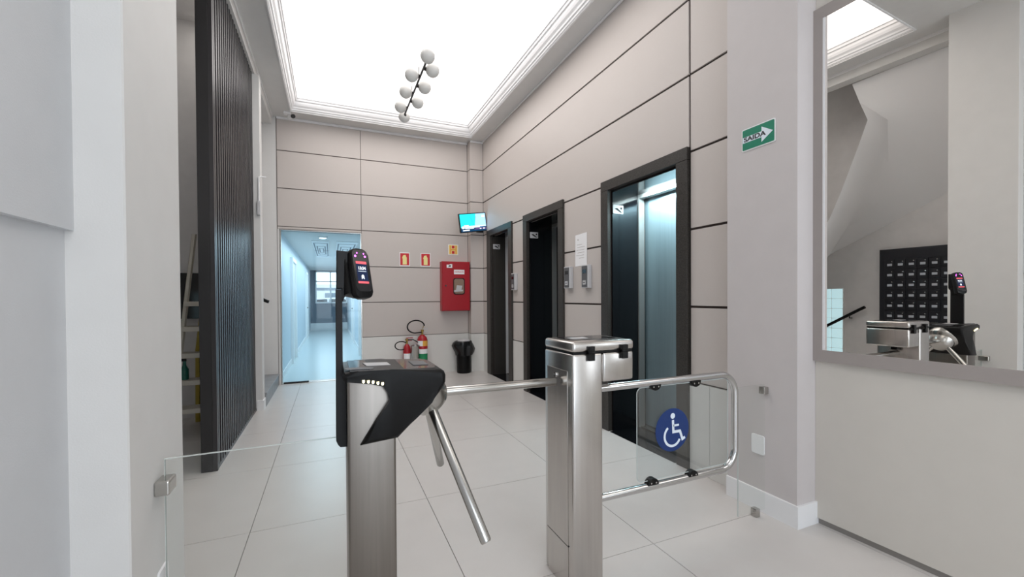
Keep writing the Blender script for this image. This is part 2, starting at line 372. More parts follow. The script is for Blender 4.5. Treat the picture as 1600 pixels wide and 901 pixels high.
cl = root('luminous_ceiling', 'glowing white stretch ceiling inside the moulded tray over the lobby', 'ceiling light', (0.9, 4.7, 4.31))
xsx = [TX0+0.1, -0.085, 1.546, TX1-0.1]
for a, b2 in zip(xsx, xsx[1:]): B().box(a+0.002, b2-0.002, TY0+0.1, TY1-0.1, 4.305, 4.315).done('panel', 'glow', cl)
B().box(TX0+0.05, TX1-0.05, TY0+0.05, TY1-0.05, 4.335, 4.4).done('backing', 'white', cl)
b = B(); b.box(-0.74, 2.31, 7.395, 7.42, 4.095, 4.13, 0.004); b.box(2.312, 2.552, 7.235, 7.252, 4.095, 4.13, 0.004); b.box(2.53, 2.552, 2.05, 7.235, 4.108, 4.13, 0.004)
struct(b, 'trim_2', 'trimwhite')
# ---- front hall shell behind the camera, with the glazed street entrance
b = B(); b.box(-2.1, -0.6, -4.25, -4.1, 0, 4.2); b.box(2.6, 3.2, -4.25, -4.1, 0, 4.2); b.box(-0.6, 2.6, -4.25, -4.1, 3.1, 4.2); struct(b, 'wall_front', 'white')
b = B()
for x in (-0.6, 0.45, 1.5, 2.55): b.box(x, x+0.05, -4.2, -4.15, 0, 3.1)
b.box(-0.6, 2.6, -4.2, -4.15, 3.05, 3.1); b.box(-0.6, 2.6, -4.2, -4.15, 0, 0.05)
wf = struct(b, 'window_1', 'black_m')
B().box(-0.56, 2.56, -4.18, -4.172, 0.05, 3.05).done('pane', 'glass', wf)

# ================================================================== CORRIDOR
cx0, cx1, cy1, cz = -0.75, 0.64, 19.0, 2.45
struct(B().box(cx0-0.1, cx1+0.1, 7.62, 26, -0.1, 0.0), 'floor_corridor', 'corr_floor')
struct(B().box(cx0-0.2, cx0, 7.62, cy1, 0, 2.6), 'wall_corridor_left', 'corr_wall'); struct(B().box(cx1, cx1+0.2, 7.62, cy1, 0, 2.6), 'wall_corridor_right', 'corr_wall')
struct(B().box(cx0, cx1, 7.62, cy1, cz, 2.6), 'ceiling_corridor', 'white')
b = B(); b.box(cx0, cx1, cy1, cy1+0.15, 0, 1.1); b.box(cx0, -0.57, cy1, cy1+0.15, 1.1, 2.6); b.box(-0.57, cx1, cy1, cy1+0.15, 2.42, 2.6); struct(b, 'wall_corridor_end', 'corr_grey')
b = B()
for x in (-0.57, -0.02, 0.59): b.box(x, x+0.05, cy1-0.02, cy1+0.06, 1.1, 2.42)
b.box(-0.57, 0.64, cy1-0.05, cy1+0.06, 1.1, 1.16); b.box(-0.57, 0.64, cy1-0.02, cy1+0.06, 2.37, 2.42); b.box(-0.57, 0.64, cy1-0.02, cy1+0.04, 1.98, 2.02)
wd = struct(b, 'window_2', 'trimwhite'); B().box(-0.52, 0.6, cy1+0.01, cy1+0.016, 1.16, 2.37).done('pane', 'glass', wd)
b = B(); b.box(cx0, cx0+0.012, 7.62, cy1, 0, 0.1); b.box(cx1-0.012, cx1, 7.62, cy1, 0, 0.1); b.box(cx0, cx1, cy1-0.02, cy1, 0, 0.3); struct(b, 'baseboard_corridor', 'trimwhite')
# corridor doors
def corr_door(name, side, y0, y1, handle):
    x = cx0 if side < 0 else cx1; s = 1 if side < 0 else -1
    b = B()
    for a in (y0, y1): b.box(min(x, x+s*0.05), max(x, x+s*0.05), a-0.04, a+0.04, 0, 2.18)
    b.box(min(x, x+s*0.05), max(x, x+s*0.05), y0+0.04, y1-0.04, 2.1, 2.18)
    d = struct(b, name, 'trimwhite'); B().box(min(x, x+s*0.02), max(x, x+s*0.02), y0+0.04, y1-0.04, 0.01, 2.1).done('door_leaf', 'white', d)
    if handle: B().box(min(x+s*.02, x+s*0.07), max(x+s*.02, x+s*0.07), y0+0.08, y0+0.2, 1.0, 1.03).box(min(x+s*.02, x+s*.03), max(x+s*.02, x+s*.03), y0+.07, y0+.11, .9, 1.12).done('handle', 'black_m', d)
corr_door('door_2', -1, 9.75, 10.75, False); corr_door('door_3', -1, 15.2, 16.1, True); corr_door('door_4', 1, 13.2, 14.1, True); corr_door('door_5', 1, 9.6, 10.5, False)
# ceiling decorations
def decor(x0, x1, y0, y1, lab):
    r = root('ceiling_panel', lab, 'ceiling panel', ((x0+x1)/2, (y0+y1)/2, cz-0.012), 'patterned white panels on the corridor ceiling')
    B().box(x0, x1, y0, y1, cz-0.012, cz-0.001).done('plate', 'trimwhite', r)
    b = B(); cxm, cym = (x0+x1)/2, (y0+y1)/2; mt = Matrix.Translation((cxm, cym, cz-0.016)); W, L = (x1-x0)*0.5, (y1-y0)*0.5
    for f in (0.8, 0.5, 0.25):
        stroke(b, [(-W*f, -L*f), (W*f, -L*f), (W*f, L*f), (-W*f, L*f), (-W*f, -L*f)], 0.022, 0.004, mt)
    stroke(b, [(-W, 0), (-W*0.25, 0)], 0.03, 0.004, mt); stroke(b, [(W, 0), (W*0.25, 0)], 0.03, 0.004, mt)
    b.done('fretwork', 'pattern', r)
decor(-0.33, -0.02, 9.0, 12.6, 'patterned white ceiling panel on the left of the corridor, left of the terminal')
decor(0.12, 0.52, 9.0, 12.6, 'patterned white ceiling panel on the right of the corridor, above the terminal')
r = root('ceiling_lamp', 'small bright round downlight at the near end of the corridor ceiling', 'ceiling light', (-0.12, 8.45, cz-0.02))
B().lathe([(0, -0.03), (0.05, -0.028), (0.062, -0.02)], (-0.12, 8.45, cz-0.0)).done('diffuser', 'lamp', r, smooth=1); B().lathe([(0.062, -0.024), (0.075, -0.02), (0.08, 0), (0, 0)], (-0.12, 8.45, cz)).done('ring', 'trimwhite', r)
# outside the corridor window
r = root('neighbouring_facade', 'pale building front seen through the far corridor window', 'building', (0, 27, 0))
b = B(); b.box(-5, 5, 27, 27.3, -1, 2.1); b.done('wall', 'facade', r)
b = B(); b.box(-1.2, 1.4, 26.98, 27.0, 1.75, 1.9); b.box(-.3, .4, 26.98, 27, 0, 1.6); b.done('shutter', 'corr_grey', r)
struct(B().box(-6, 6, 19.2, 27, -0.3, -0.11), 'ground_street', 'asphalt')
r = root('parked_car', 'pale parked car beyond the far corridor window', 'car', (0.1, 23, -0.1))
mt = frame((-1.9, 23.8, -0.05), (1, 0, 0), (0, 0, 1))
B().prism([(0, .35), (0, .8), (.5, .95), (1.0, 1.35), (2.6, 1.4), (3.3, .98), (4.0, .85), (4.0, .35)], 1.6, mt, 0.08).done('body', 'carbody', r)
B().prism([(.75, .98), (1.1, 1.28), (1.75, 1.31), (1.75, .98)], 0.02, frame((-1.9, 22.2, -0.05), (1, 0, 0), (0, 0, 1))).prism([(1.85, .98), (1.85, 1.31), (2.5, 1.32), (3.0, .98)], 0.02, frame((-1.9, 22.2, -0.05), (1, 0, 0), (0, 0, 1))).done('window', 'carglass', r)
for x in (-1.1, 1.3): B().lathe([(0, -.1), (.33, -.1), (.33, .1), (0, .1)], (0, 0, 0), mtx=frame((x, 22.25, 0.22), (1, 0, 0), (0, 0, 1))).done('wheel', 'black_m', r)

# ---- glass doorway in the back wall
b = B(); t = 0.02
b.box(DX0, DX0+t, YB-0.004, YB+0.05, 0, DZ); b.box(DX1-0.006, DX1+0.008, YB-0.006, YB+0.05, 0, DZ); b.box(DX0, DX1, YB-0.002, YB+0.05, DZ-0.012, DZ)
d1 = struct(b, 'door_1', 'chrome_s')
B().box(DX0+t, DX1-0.006, YB+0.02, YB+0.03, 0.03, DZ-0.012).done('pane', 'doorglass', d1)
B().box(DX0+0.03, -0.33, YB+0.004, YB+0.05, 0.0, 0.028, 0.003).done('floor_hinge', 'black_m', d1)
B().box(DX0+0.02, DX1, YB+0.0, YB+0.06, 0.0, 0.006).done('threshold', 'chrome_s', d1)

# ================================================================== LIFTS
lift_labels = ['nearest lift doorway framed in black granite, its steel door lit at the top', 'middle lift doorway framed in black granite between the call panels and the far lift', 'farthest and narrowest lift doorway framed in black granite, under the television']
for i, (a, b_, oa, ob) in enumerate(LIFTS):
    XD = (2.885, 2.92, 2.80)[i]; JM = 'granite' if i == 2 else 'granite_d'; FM = 'liftframe_lit' if i == 2 else 'liftframe'
    r = root('lift_doorway', lift_labels[i], 'elevator', (XW, (a+b_)/2, 0), 'lift doorways in the right wall')
    # surround: two stiles and a header, mitred look
    B().box(2.525, XW+0.02, oa, a, 0, 2.39, 0.002).done('frame_stile', 'granite', r); B().box(2.525, XW+0.02, b_, ob, 0, 2.39, 0.002).done('frame_stile', 'granite', r)
    B().box(2.525, XW+0.02, oa, ob, 2.392, 2.49, 0.002).done('frame_header', 'granite', r)
    # jamb linings
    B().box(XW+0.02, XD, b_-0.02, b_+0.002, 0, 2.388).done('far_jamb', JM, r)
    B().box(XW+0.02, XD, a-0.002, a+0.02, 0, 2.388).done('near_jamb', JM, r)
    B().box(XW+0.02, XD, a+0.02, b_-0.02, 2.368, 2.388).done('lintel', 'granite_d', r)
    # steel door frame and leaves
    b = B(); b.box(XD, XD+0.07, b_-0.035, b_-0.002, 0, 2.388); b.box(XD, XD+0.07, a+0.002, a+0.035, 0, 2.388); b.box(XD, XD+0.07, a+0.035, b_-0.035, 2.33, 2.388); b.done('door_frame', FM, r)
    mid = (a+b_)/2
    B().box(XD+0.09, XD+0.11, a+0.01, mid-0.002, 0.02, 2.36).done('door_leaf', 'doorsteel', r); B().box(XD+0.10, XD+0.12, mid-0.02, b_-0.01, 0.02, 2.36).done('door_leaf', 'doorsteel', r)
    b = B(); b.box(XD, XD+0.13, a+0.002, b_-0.002, 0.0, 0.006)
    for k in range(3): b.box(XD+0.015+0.035*k, XD+0.03+0.035*k, a+0.01, b_-0.01, 0.006, 0.014)
    b.done('sill', 'chrome_s', r)
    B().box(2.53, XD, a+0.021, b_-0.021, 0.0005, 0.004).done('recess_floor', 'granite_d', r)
    mt = frame((2.57, b_-0.022, 2.16), (1, 0, 0), (0, 0, 1))
    pl = B().prism(rrect(0.125, 0.085, 0.008, cx=0.065, cy=0.043), 0.006, mt).done('indicator_plate', 'lightgrey', r)
    B().prism([(0.02, 0.05), (0.05, 0.058), (0.11, 0.015), (0.095, 0.012)], 0.008, mt).prism(arc(0.1, 0.055, 0.012, 0, 360, 10)[:-1], 0.008, mt).done('emblem', 'black', pl)
# ---- call panels, notice
def call_panel(y, z, lab):
    r = root('call_panel', lab, 'call button', (XW, y, z), 'lift call panels')
    B().box(XW-0.05, XW, y-0.065, y+0.065, z-0.125, z+0.125, 0.006, 2).done('housing', 'lightgrey', r)
    mt = SIDE(XW-0.05, y, z)
    B().prism(rrect(0.105, 0.225, 0.004), 0.003, mt).done('face_plate', 'grey_p', r)
    B().prism(rrect(0.07, 0.04, 0.003, cy=0.055), 0.005, mt).done('display', 'black_g', r)
    bt = B().prism(rrect(0.055, 0.045, 0.004, cy=-0.065), 0.007, mt).done('button', 'lightgrey', r)
    B().prism(rrect(0.035, 0.008, 0.001, cy=-0.065), 0.008, mt).done('mark', 'ink', bt)
call_panel(4.232, 1.56, 'grey call panel beside the middle lift, left under the paper notice')
call_panel(3.86, 1.556, 'grey call panel beside the nearest lift, right under the paper notice')
call_panel(5.80, 1.565, 'grey call panel between the middle and the farthest lift')
r = root('paper_notice', 'white paper notice taped above the two call panels', 'notice', (XW, 4.0, 1.68))
mt = SIDE(XW-0.002, 4.0, 1.857)
B().prism([(-0.12, -0.178), (0.112, -0.175), (0.118, 0.0), (0.115, 0.18), (-0.115, 0.172), (-0.118, 0)], 0.0015, mt).done('sheet', 'paper', r)
b = B()
for k, (x, wd2) in enumerate(((-0.03, .1), (0, .15), (-.01, .16), (0.0, .14), (-.02, .16), (.01, .1))): b.prism(rrect(wd2, 0.004, 0.001, cx=x, cy=0.06-0.03*k), 0.0022, mt)
b.prism(arc(-0.06, 0.115, 0.009, 0, 360, 8)[:-1], 0.0022, mt); b.done('printed_lines', 'wire', r)
# ---- exit sign on the pillar
r = root('exit_sign', 'green SAIDA exit sign with white arrow on the right pillar', 'sign', (PX, 1.825, 2.34))
mt = SIDE(PX-0.001, 1.825, 2.339)
B().prism(rrect(0.226, 0.142, 0.010), 0.003, mt).done('border', 'trimwhite', r); B().prism(rrect(0.212, 0.128, 0.007), 0.0045, mt).done('plate', 'green', r)
B().prism([(-0.103, 0.018), (0.025, 0.018), (0.025, 0.047), (0.098, 0), (0.025, -0.047), (0.025, -0.018), (-0.103, -0.018)], 0.0055, mt).done('arrow', 'symbol', r)
text('lettering', 'SAIDA', 0.039, mt @ Matrix.Translation((-0.022, 0, 0.0058)), 'ink', r, 1.35, bold=0.0013)

# ================================================================== BACK WALL THINGS
# television
r = root('television', 'small wall-mounted television with a cyan picture, tilted in the far corner', 'tv', (2.282, 7.0, 2.627))
ya, ti, ro = math.radians(12.8), math.radians(3.5), math.radians(-9.5)
RM = Matrix.Rotation(ya, 4, 'Z') @ Matrix.Rotation(ti, 4, 'X') @ Matrix.Rotation(ro, 4, 'Y')
TV = Matrix.Translation((2.282, 7.0, 2.627)) @ RM @ Matrix.Rotation(PI/2, 4, 'X')       # x right, y up, z towards the lobby
TW, TH = 0.54, 0.325
B().prism(rrect(TW, TH, 0.006), 0.03, TV @ Matrix.Translation((0, 0, -0.03)), 0.003).done('housing', 'black_g', r)
B().prism(rrect(TW*0.6, TH*0.6, 0.02), 0.03, TV @ Matrix.Translation((0, 0, -0.058)), 0.004).done('rear_box', 'black', r)
sw, sh = 0.255, 0.148
sc = B().prism([(-sw, -sh+0.07), (0.02, -sh+0.07), (0.06, sh), (-sw, sh)], 0.001, TV).done('screen', 'tv_l', r)
B().prism([(0.02, -sh+0.07), (sw, -sh+0.07), (sw, sh), (0.06, sh)], 0.001, TV).done('picture_right', 'tv_r', sc)
B().prism([(-sw, -sh), (sw, -sh), (sw, -sh+0.07), (-sw, -sh+0.07)], 0.001, TV).done('caption_band', 'tv_dark', sc)
B().prism([(0.0, -sh+0.025), (sw, -sh+0.025), (sw, -sh+0.055), (0.05, -sh+0.055)], 0.0016, TV).done('caption_block', 'tv_pur', sc)
b = B(); stroke(b, [(-0.06, 0.11), (0.02, -0.06), (0.055, 0.11)], 0.005, 0.0016, TV); stroke(b, [(-0.02, 0.11), (-0.03, -0.02), (0.0, -0.06)], 0.003, 0.0016, TV); b.done('picture_lines', 'tv_line', sc)
b = B()
for x0, x1, y, t_ in ((-.18, .24, -.062, .012), (-.19, .12, -.082, .010), (-.17, .0, -.098, .007), (-.22, -.09, -.125, .016), (.12, .15, -.11, .014), (.19, .22, -.11, .014), (-.19, -.10, -.045, .018), (.18, .24, .10, .03)):
    b.prism([(x0, y-t_/2), (x1, y-t_/2), (x1, y+t_/2), (x0, y+t_/2)], 0.002, TV)
b.prism(arc(-.215, -.075, .024, 0, 360, 14)[:-1], 0.002, TV); b.done('captions', 'scr_white', sc)
B().tube([TV @ Vector((0.05, 0, -0.06)), (2.45, 7.1, 2.6), (2.5, 7.25, 2.6)], 0.014, 8).box(2.42, 2.545, 7.235, 7.252, 2.5, 2.7).done('wall_bracket', 'black_m', r)
# hose cabinet
r = root('fire_hose_cabinet', 'red steel fire hose cabinet with a small glass window', 'fire cabinet', (2.045, YB, 1.09))
B().box(1.79, 2.298, 7.27, YB, 1.096, 1.966, 0.004).done('box', 'red', r)
dr = B().box(1.80, 2.288, 7.25, 7.27, 1.106, 1.956, 0.003).done('door', 'red', r)
B().prism(rrect(0.21, 0.29, 0.04), 0.006, BACK(2.09, 7.2505, 1.53)).done('window_rim', 'black_m', dr)
B().prism(rrect(0.18, 0.26, 0.035), 0.008, BACK(2.09, 7.2505, 1.53)).done('window_pane', mat('cabinet_glass', (150, 128, 112), 0.12), dr)
B().prism([(0, 0), (.1, .01), (.12, .09), (.02, .1)], 0.0085, BACK(2.03, 7.2505, 1.45)).prism([(-.03, 0), (.13, .01), (.13, .04), (-.03, .03)], 0.0088, BACK(2.03, 7.2505, 1.43)).done('folded_hose', 'lightgrey', dr)
B().prism(rrect(0.19, 0.08, 0.002), 0.003, BACK(2.095, 7.2495, 1.782)).done('name_sticker', 'paper', dr)
text('lettering', 'HIDRANTE', 0.035, BACK(2.095, 7.2455, 1.782), 'reds', dr, 0.95)
B().prism([(-.05, -.03), (.05, -.03), (.05, .035), (.01, .035), (.0, .025), (-.05, .025)], 0.003, BACK(1.92, 7.2495, 1.883)).done('small_sticker', 'paper', dr)
B().prism([(-.02, -.012), (.02, -.012), (.03, .01), (-.01, .012)], 0.004, BACK(1.92, 7.2492, 1.885)).done('sticker_mark', 'ink', dr)
B().lathe([(0, .02), (.014, .02), (.018, 0), (0, 0)], (0, 0, 0), mtx=BACK(1.85, 7.2495, 1.54)).done('lock', 'chrome', dr)
for z_ in (1.2, 1.75): B().box(1.786, 1.80, 7.262, 7.285, z_, z_+.1).done('hinge', 'red', r)
# signs
def ext_sign(x, lab):
    r = root('fire_extinguisher_sign', lab, 'sign', (x, YB, 1.99), 'fire extinguisher signs')
    mt = BACK(x, YB-0.001, 1.995)
    B().prism(rrect(0.175, 0.235, 0.004), 0.003, mt).done('plate', 'trimwhite', r); B().prism(rrect(0.15, 0.205, 0.002), 0.004, mt).done('red_field', 'reds', r)
    B().prism([(-.035, -.09), (.035, -.09), (.035, .03), (.02, .055), (.02, .075), (-.015, .075), (-.03, .06), (-.045, .02), (-.038, .015), (-.035, .0)], 0.005, mt).done('bottle_symbol', 'yellow', r)
ext_sign(1.178, 'red sign with a pale bottle symbol, the one farther from the red cabinet'); ext_sign(1.538, 'red sign with a pale bottle symbol, the one nearer to the red cabinet')
r = root('hydrant_sign', 'pale yellow sign with a letter H above the red cabinet', 'sign', (2.04, YB, 2.2)); mt = BACK(2.035, YB-0.001, 2.19)
B().prism(rrect(0.185, 0.185, 0.003), 0.003, mt).done('plate', 'trimwhite', r); B().prism(rrect(0.165, 0.165, 0.002), 0.004, mt).done('yellow_field', 'yellow', r)
b = B(); b.prism(rrect(0.03, 0.15, 0.001, cx=-0.052), 0.005, mt).prism(rrect(0.03, 0.15, 0.001, cx=0.052), 0.005, mt).prism(rrect(0.08, 0.03, 0.001), 0.005, mt); b.done('letter', 'orange', r)
for q_ in (.048, -.048): B().prism(rrect(0.05, 0.05, 0.002, cy=q_), 0.0055, mt).done('red_square', 'reds', r)
# extinguishers
def ext(x, y, R_, zt, label, big):
    r = root('fire_extinguisher', label, 'fire extinguisher', (x, y, 0), 'fire extinguishers by the back wall')
    B().lathe([(0, 0.0), (R_*.95, 0), (R_, .02), (R_, zt-.10), (R_*.85, zt-.05), (R_*.5, zt-.015), (R_*.28, zt), (0, zt)], (x, y, 0)).done('cylinder', 'red', r, smooth=1)
    def band(z0, z1, m, nm, a0, a1, rr=R_*1.01, parent=r):
        b = B(); n = 12; pr_ = None
        for k in range(n+1):
            a = math.radians(a0+(a1-a0)*k/n); p = [b.bm.verts.new((x+rr*math.cos(a), y+rr*math.sin(a), z)) for z in (z0, z1)]
            if pr_: b.bm.faces.new((pr_[0], p[0], p[1], pr_[1]))
            pr_ = p
        return b.done(nm, m, parent)
    if big:
        band(zt-.19, zt-.10, 'paper', 'upper_label', 190, 262); band(zt-.19, zt-.10, 'orange', 'orange_label', 262, 350)
        fb = band(zt-.58, zt-.24, 'paper', 'front_label', 198, 342, R_*1.01); band(zt-.43, zt-.32, 'green2', 'green_block', 210, 330, R_*1.02, fb); band(zt-.56, zt-.455, 'reds', 'red_block', 215, 325, R_*1.02, fb)
    else: band(zt-.42, zt-.16, 'paper', 'front_label', 205, 335)
    B().lathe([(0, zt), (.018, zt), (.018, zt+.05), (.026, zt+.055), (.026, zt+.085), (0, zt+.085)], (x, y, 0), n=12).done('valve', 'brass', r, smooth=1)
    B().box(x-.01, x+.10, y-.012, y+.012, zt+.09, zt+.102).box(x-.01, x+.085, y-.012, y+.012, zt+.045, zt+.055).done('lever', 'lightgrey' if big else 'red', r)
    if big:
        B().tube([(x, y, zt+.08), (x+.02, y, zt+.145)], .006, 8).done('neck_pin', 'brass', r)
        pts = [(x-.11+.145*math.cos(math.radians(a)), y-.02, zt+.14+.108*math.sin(math.radians(a))) for a in range(20, 266, 12)]
        pts = [(x+.03, y-.01, zt+.15)]+pts+[(x-.01, y, zt+.04)]
        B().tube(pts, .011, 8).done('hose', 'black', r, smooth=1)
    else:
        pts = [(x-.10+.10*math.cos(math.radians(a)), y-.03, zt-.025+.07*math.sin(math.radians(a))) for a in range(40, 330, 15)]
        B().tube([(x, y, zt+.06)]+pts, .009, 8).done('hose', 'black', r, smooth=1)
        B().tube([(x, y-.01, zt+.07), (x+.1, y-.03, zt+.07), (x+.18, y-.04, zt+.02)], .008, 8).done('discharge_tube', 'black', r)
ext(1.44, 7.27, .088, .70, 'tall red fire extinguisher with white and green label and looped black hose', True)
ext(1.18, 7.28, .064, .555, 'short red fire extinguisher left of the steel ash bin', False)
r = root('ash_bin', 'steel cylinder ash bin between the two fire extinguishers', 'ashtray', (1.305, 7.2, 0))
B().lathe([(0, 0), (.075, 0), (.075, .015), (.068, .03), (.068, .50), (.074, .51), (.074, .53), (.06, .535), (.055, .51), (0, .51)], (1.305, 7.2, 0)).done('body', 'chrome_s', r, smooth=1)
B().lathe([(.0685, .04), (.070, .04), (.070, .12), (.0685, .12)], (1.305, 7.2, 0)).done('band', 'black_m', r)
# trash bin with bag
r = root('waste_bin', 'black cylindrical waste bin with a black bag folded over its rim', 'trash bin', (2.16, 7.24, 0))
B().lathe([(0, 0), (.118, 0), (.124, .02), (.132, .54), (.122, .54), (.112, .03), (0, .03)], (2.165, 7.24, 0)).done('bin_body', 'black', r, smooth=1)
random.seed(8); wv = [random.uniform(-.08, .12) for _ in range(28)]
def bagw(j, k):
    if j > 5: return 0
    le = math.exp(-((k-14)/2.6)**2)*max(0, 1-abs(j-3.2)/2.4)*0.42          # left ear of the knotted bag
    ri = math.exp(-((min(k, 28-k))/2.4)**2)*max(0, 1-abs(j-1.6)/2.2)*0.48    # right ear, hanging lower
    return wv[k]*min(1, (6-j)/3)+le+ri
B().lathe([(.134, .31), (.138, .36), (.146, .42), (.15, .48), (.148, .53), (.142, .56), (.136, .565), (.124, .562), (.114, .50)], (2.165, 7.24, 0), wob=bagw).done('bag', 'bag', r, smooth=60)
B().lathe([(0, .52), (.112, .52), (.114, .56), (.10, .58), (.04, .588), (0, .588)], (2.165, 7.24, 0)).done('lid', 'lightgrey', r, smooth=1)

# ================================================================== SLATTED SCREEN
r = root('slatted_screen', 'tall dark screen of narrow vertical slats left of the lobby', 'screen', (-0.88, 4.88, 0))
B().box(-0.93, -0.852, 3.93, 5.832, 0, 4.0, 0.001).done('board', 'slat_d', r)
y = 3.93; n = 0
B().box(-0.852, -0.822, 3.93, 3.965, 0, 4.0, 0.001).done('end_post', 'slat', r)
B().box(-0.852, -0.826, 3.965, 5.83, 0, 0.03).done('bottom_rail', 'slat', r)
pitch = (5.83-3.98)/24
base_s = None
for k in range(24):
    y0 = 3.995+k*pitch
    if base_s is None:
        base_s = B().box(-0.852, -0.826, y0, y0+0.036, 0.03, 4.0, 0.001).done('slat', 'slat', r)
    else:
        s_ = base_s.copy(); C.objects.link(s_); s_.parent = r; s_.location = Vector((0, k*pitch, 0))

# ================================================================== PENDANT
r = root('pendant_lamp', 'black rod pendant lamp with eight white glass globes on two wires', 'pendant lamp', (0.71, 3.86, 3.2))
B().tube([(0.711, 3.34, 3.2), (0.711, 4.38, 3.2)], 0.009, 10).done('rod', 'rodm', r, smooth=1)
for y in (3.578, 3.927): B().tube([(0.70, y, 3.2), (0.70, y, 4.305)], 0.0022, 6).tube([(0.70, y, 3.2), (0.70, y, 3.27)], 0.005, 6).done('suspension_wire', 'wire', r)
for k, (x, y, z) in enumerate(((.711, 3.285, 3.215), (.785, 3.45, 3.2), (.640, 3.587, 3.2), (.783, 3.756, 3.2), (.642, 3.904, 3.2), (.781, 4.072, 3.2), (.645, 4.228, 3.2), (.713, 4.435, 3.195))):
    gl = B().sphere((x, y, z), 0.057).done('globe', 'opal', r, smooth=80)
    dx = .711-x
    if abs(dx) > .02: B().tube([(.711, y, z), (.711-dx*.35, y, z)], [0.012, 0.02], 10).done('socket', 'rodm', gl)
    else: B().tube([(.711, 3.34 if k == 0 else 4.38, 3.2), (x, y+(0.03 if k == 0 else -0.045), z)], [0.012, 0.02], 10).done('socket', 'rodm', gl)
# security camera
r = root('security_camera', 'small white ceiling camera with dark lens above the corridor door', 'security camera', (-0.56, 7.2, 4.13))
B().box(-0.62, -0.52, 7.15, 7.24, 4.10, 4.13, 0.005).done('mount', 'trimwhite', r)
mt = frame((-0.53, 7.17, 4.05), (0, 0, 1), (1, 0, 0))
B().tube([(-0.56, 7.2, 4.11), (-0.545, 7.19, 4.07), (-0.53, 7.16, 4.055)], 0.012, 8).done('arm', 'trimwhite', r)
cb = B().tube([(-0.545, 7.2, 4.062), (-0.49, 7.07, 4.035)], 0.028, 14).done('body', 'trimwhite', r, smooth=40)
B().tube([(-0.4895, 7.069, 4.0347), (-0.478, 7.043, 4.03)], 0.0285, 14).done('lens_hood', 'black', cb)
# handrails
r = root('handrail', 'short dark handrail end curving out behind the white stub', 'handrail', (-0.80, 6.2, 1.3))
B().tube([(-0.93, 6.1, 1.38), (-0.83, 6.2, 1.345), (-0.79, 6.26, 1.32), (-0.75, 6.28, 1.30), (-0.735, 6.28, 1.295)], 0.021, 10).done('rail', 'black', r, smooth=1)
B().box(-0.87, -0.83, 6.0, 6.22, 1.31, 1.335).done('bracket', 'black_m', r)
r = root('junction_box', 'small grey junction box and conduit on the white stub', 'junction box', (-0.78, 5.83, 2.35))
B().box(-0.79, -0.757, 5.80, 5.835, 2.33, 2.5, 0.004).done('box', 'lightgrey', r); B().tube([(-0.772, 5.822, 2.5), (-0.772, 5.822, 2.78), (-0.76, 5.86, 2.80), (-0.70, 5.87, 2.80)], 0.009, 8).done('conduit', 'trimwhite', r)

# ================================================================== BEHIND THE SCREEN
r = root('stepladder', 'white and yellow stepladder standing behind the dark slatted screen', 'ladder', (-1.28, 5.2, 0))
b = B(); b.tube([(-1.42, 5.0, 0), (-1.405, 5.1, 0.4), (-1.33, 5.2, 1.35), (-1.27, 5.25, 2.0)], 0.022, 6); b.done('front_rail', 'ladder', r)
B().tube([(-0.99, 5.0, 0), (-1.02, 5.25, 2.0)], 0.022, 6).done('front_rail', 'ladder', r)
B().tube([(-1.345, 5.6, 0), (-1.30, 5.45, 0.8), (-1.14, 5.28, 1.9)], 0.026, 6).done('rear_leg', 'ladder_y', r)
B().tube([(-1.02, 5.6, 0), (-1.04, 5.28, 1.9)], 0.026, 6).done('rear_leg', 'ladder_y', r)
for z in (0.26, 0.53, 0.79, 1.05, 1.30):
    f = z/2.0; B().box(-1.42+0.13*f, -1.02, 4.95+0.25*f, 5.15+0.25*f, z-0.03, z+0.015, 0.003).done('tread', 'ladder', r)
r = root('spray_bottle', 'small green bottle standing on a ladder tread', 'bottle', (-1.34, 5.12, 0.545))
B().lathe([(0, 0), (.032, 0), (.035, .02), (.035, .10), (.014, .14), (.012, .18), (0, .18)], (-1.335, 5.12, 0.546), n=14).done('body', 'bottle', r, smooth=1)
B().box(-1.365, -1.32, 5.11, 5.13, .726, .755).done('nozzle', 'black', r)
r = root('black_board', 'black board on the wall behind the stepladder', 'board', (-1.4, 5.8, 1.1))
B().box(-1.60, -1.05, 5.775, 5.798, 1.12, 1.63, 0.003).done('board', 'black_g', r)
for x in (-1.542, -1.3): B().lathe([(0, .008), (.012, .006), (.014, 0)], (0, 0, 0), n=10, mtx=BACK(x, 5.774, 1.37)).done('knob', 'chrome', r)
# mailboxes (seen in the mirror)
r = root('mailbox_bank', 'black mailbox wall with rows of small white labels, seen in the mirror', 'mailboxes', (-1.9, 2.6, 0.9))
B().box(-1.899, -1.82, 2.05, 3.09, 0.55, 1.95, 0.003).done('case', 'mailbox', r)
md = lb = lk = None
for i in range(9):
    for j in range(9):
        y = 2.974-0.113*i; z = 1.748-0.137*j
        if z < .6: continue
        if md is None:
            md = B().box(-1.82, -1.812, y-0.052, y+0.052, z-0.062, z+0.062, 0.002).done('mailbox_door', 'mailbox', r)
            mt = frame((-1.812, y, z), (0, 1, 0), (0, 0, 1))
            lb = B().prism(rrect(0.052, 0.03, 0.002, cy=-0.01), 0.002, mt).done('label_plate', 'label', md); lk = B().lathe([(0, .006), (.007, .005), (.008, 0)], (0, 0, 0), n=8, mtx=mt @ Matrix.Translation((-0.025, 0.03, 0))).done('lock', 'chrome', md)
        else:
            d_ = md.copy(); C.objects.link(d_); d_.location = Vector((0, -0.113*i, -0.137*j)); d_.parent = r
            for s_ in (lb, lk): q = s_.copy(); C.objects.link(q); q.parent = d_
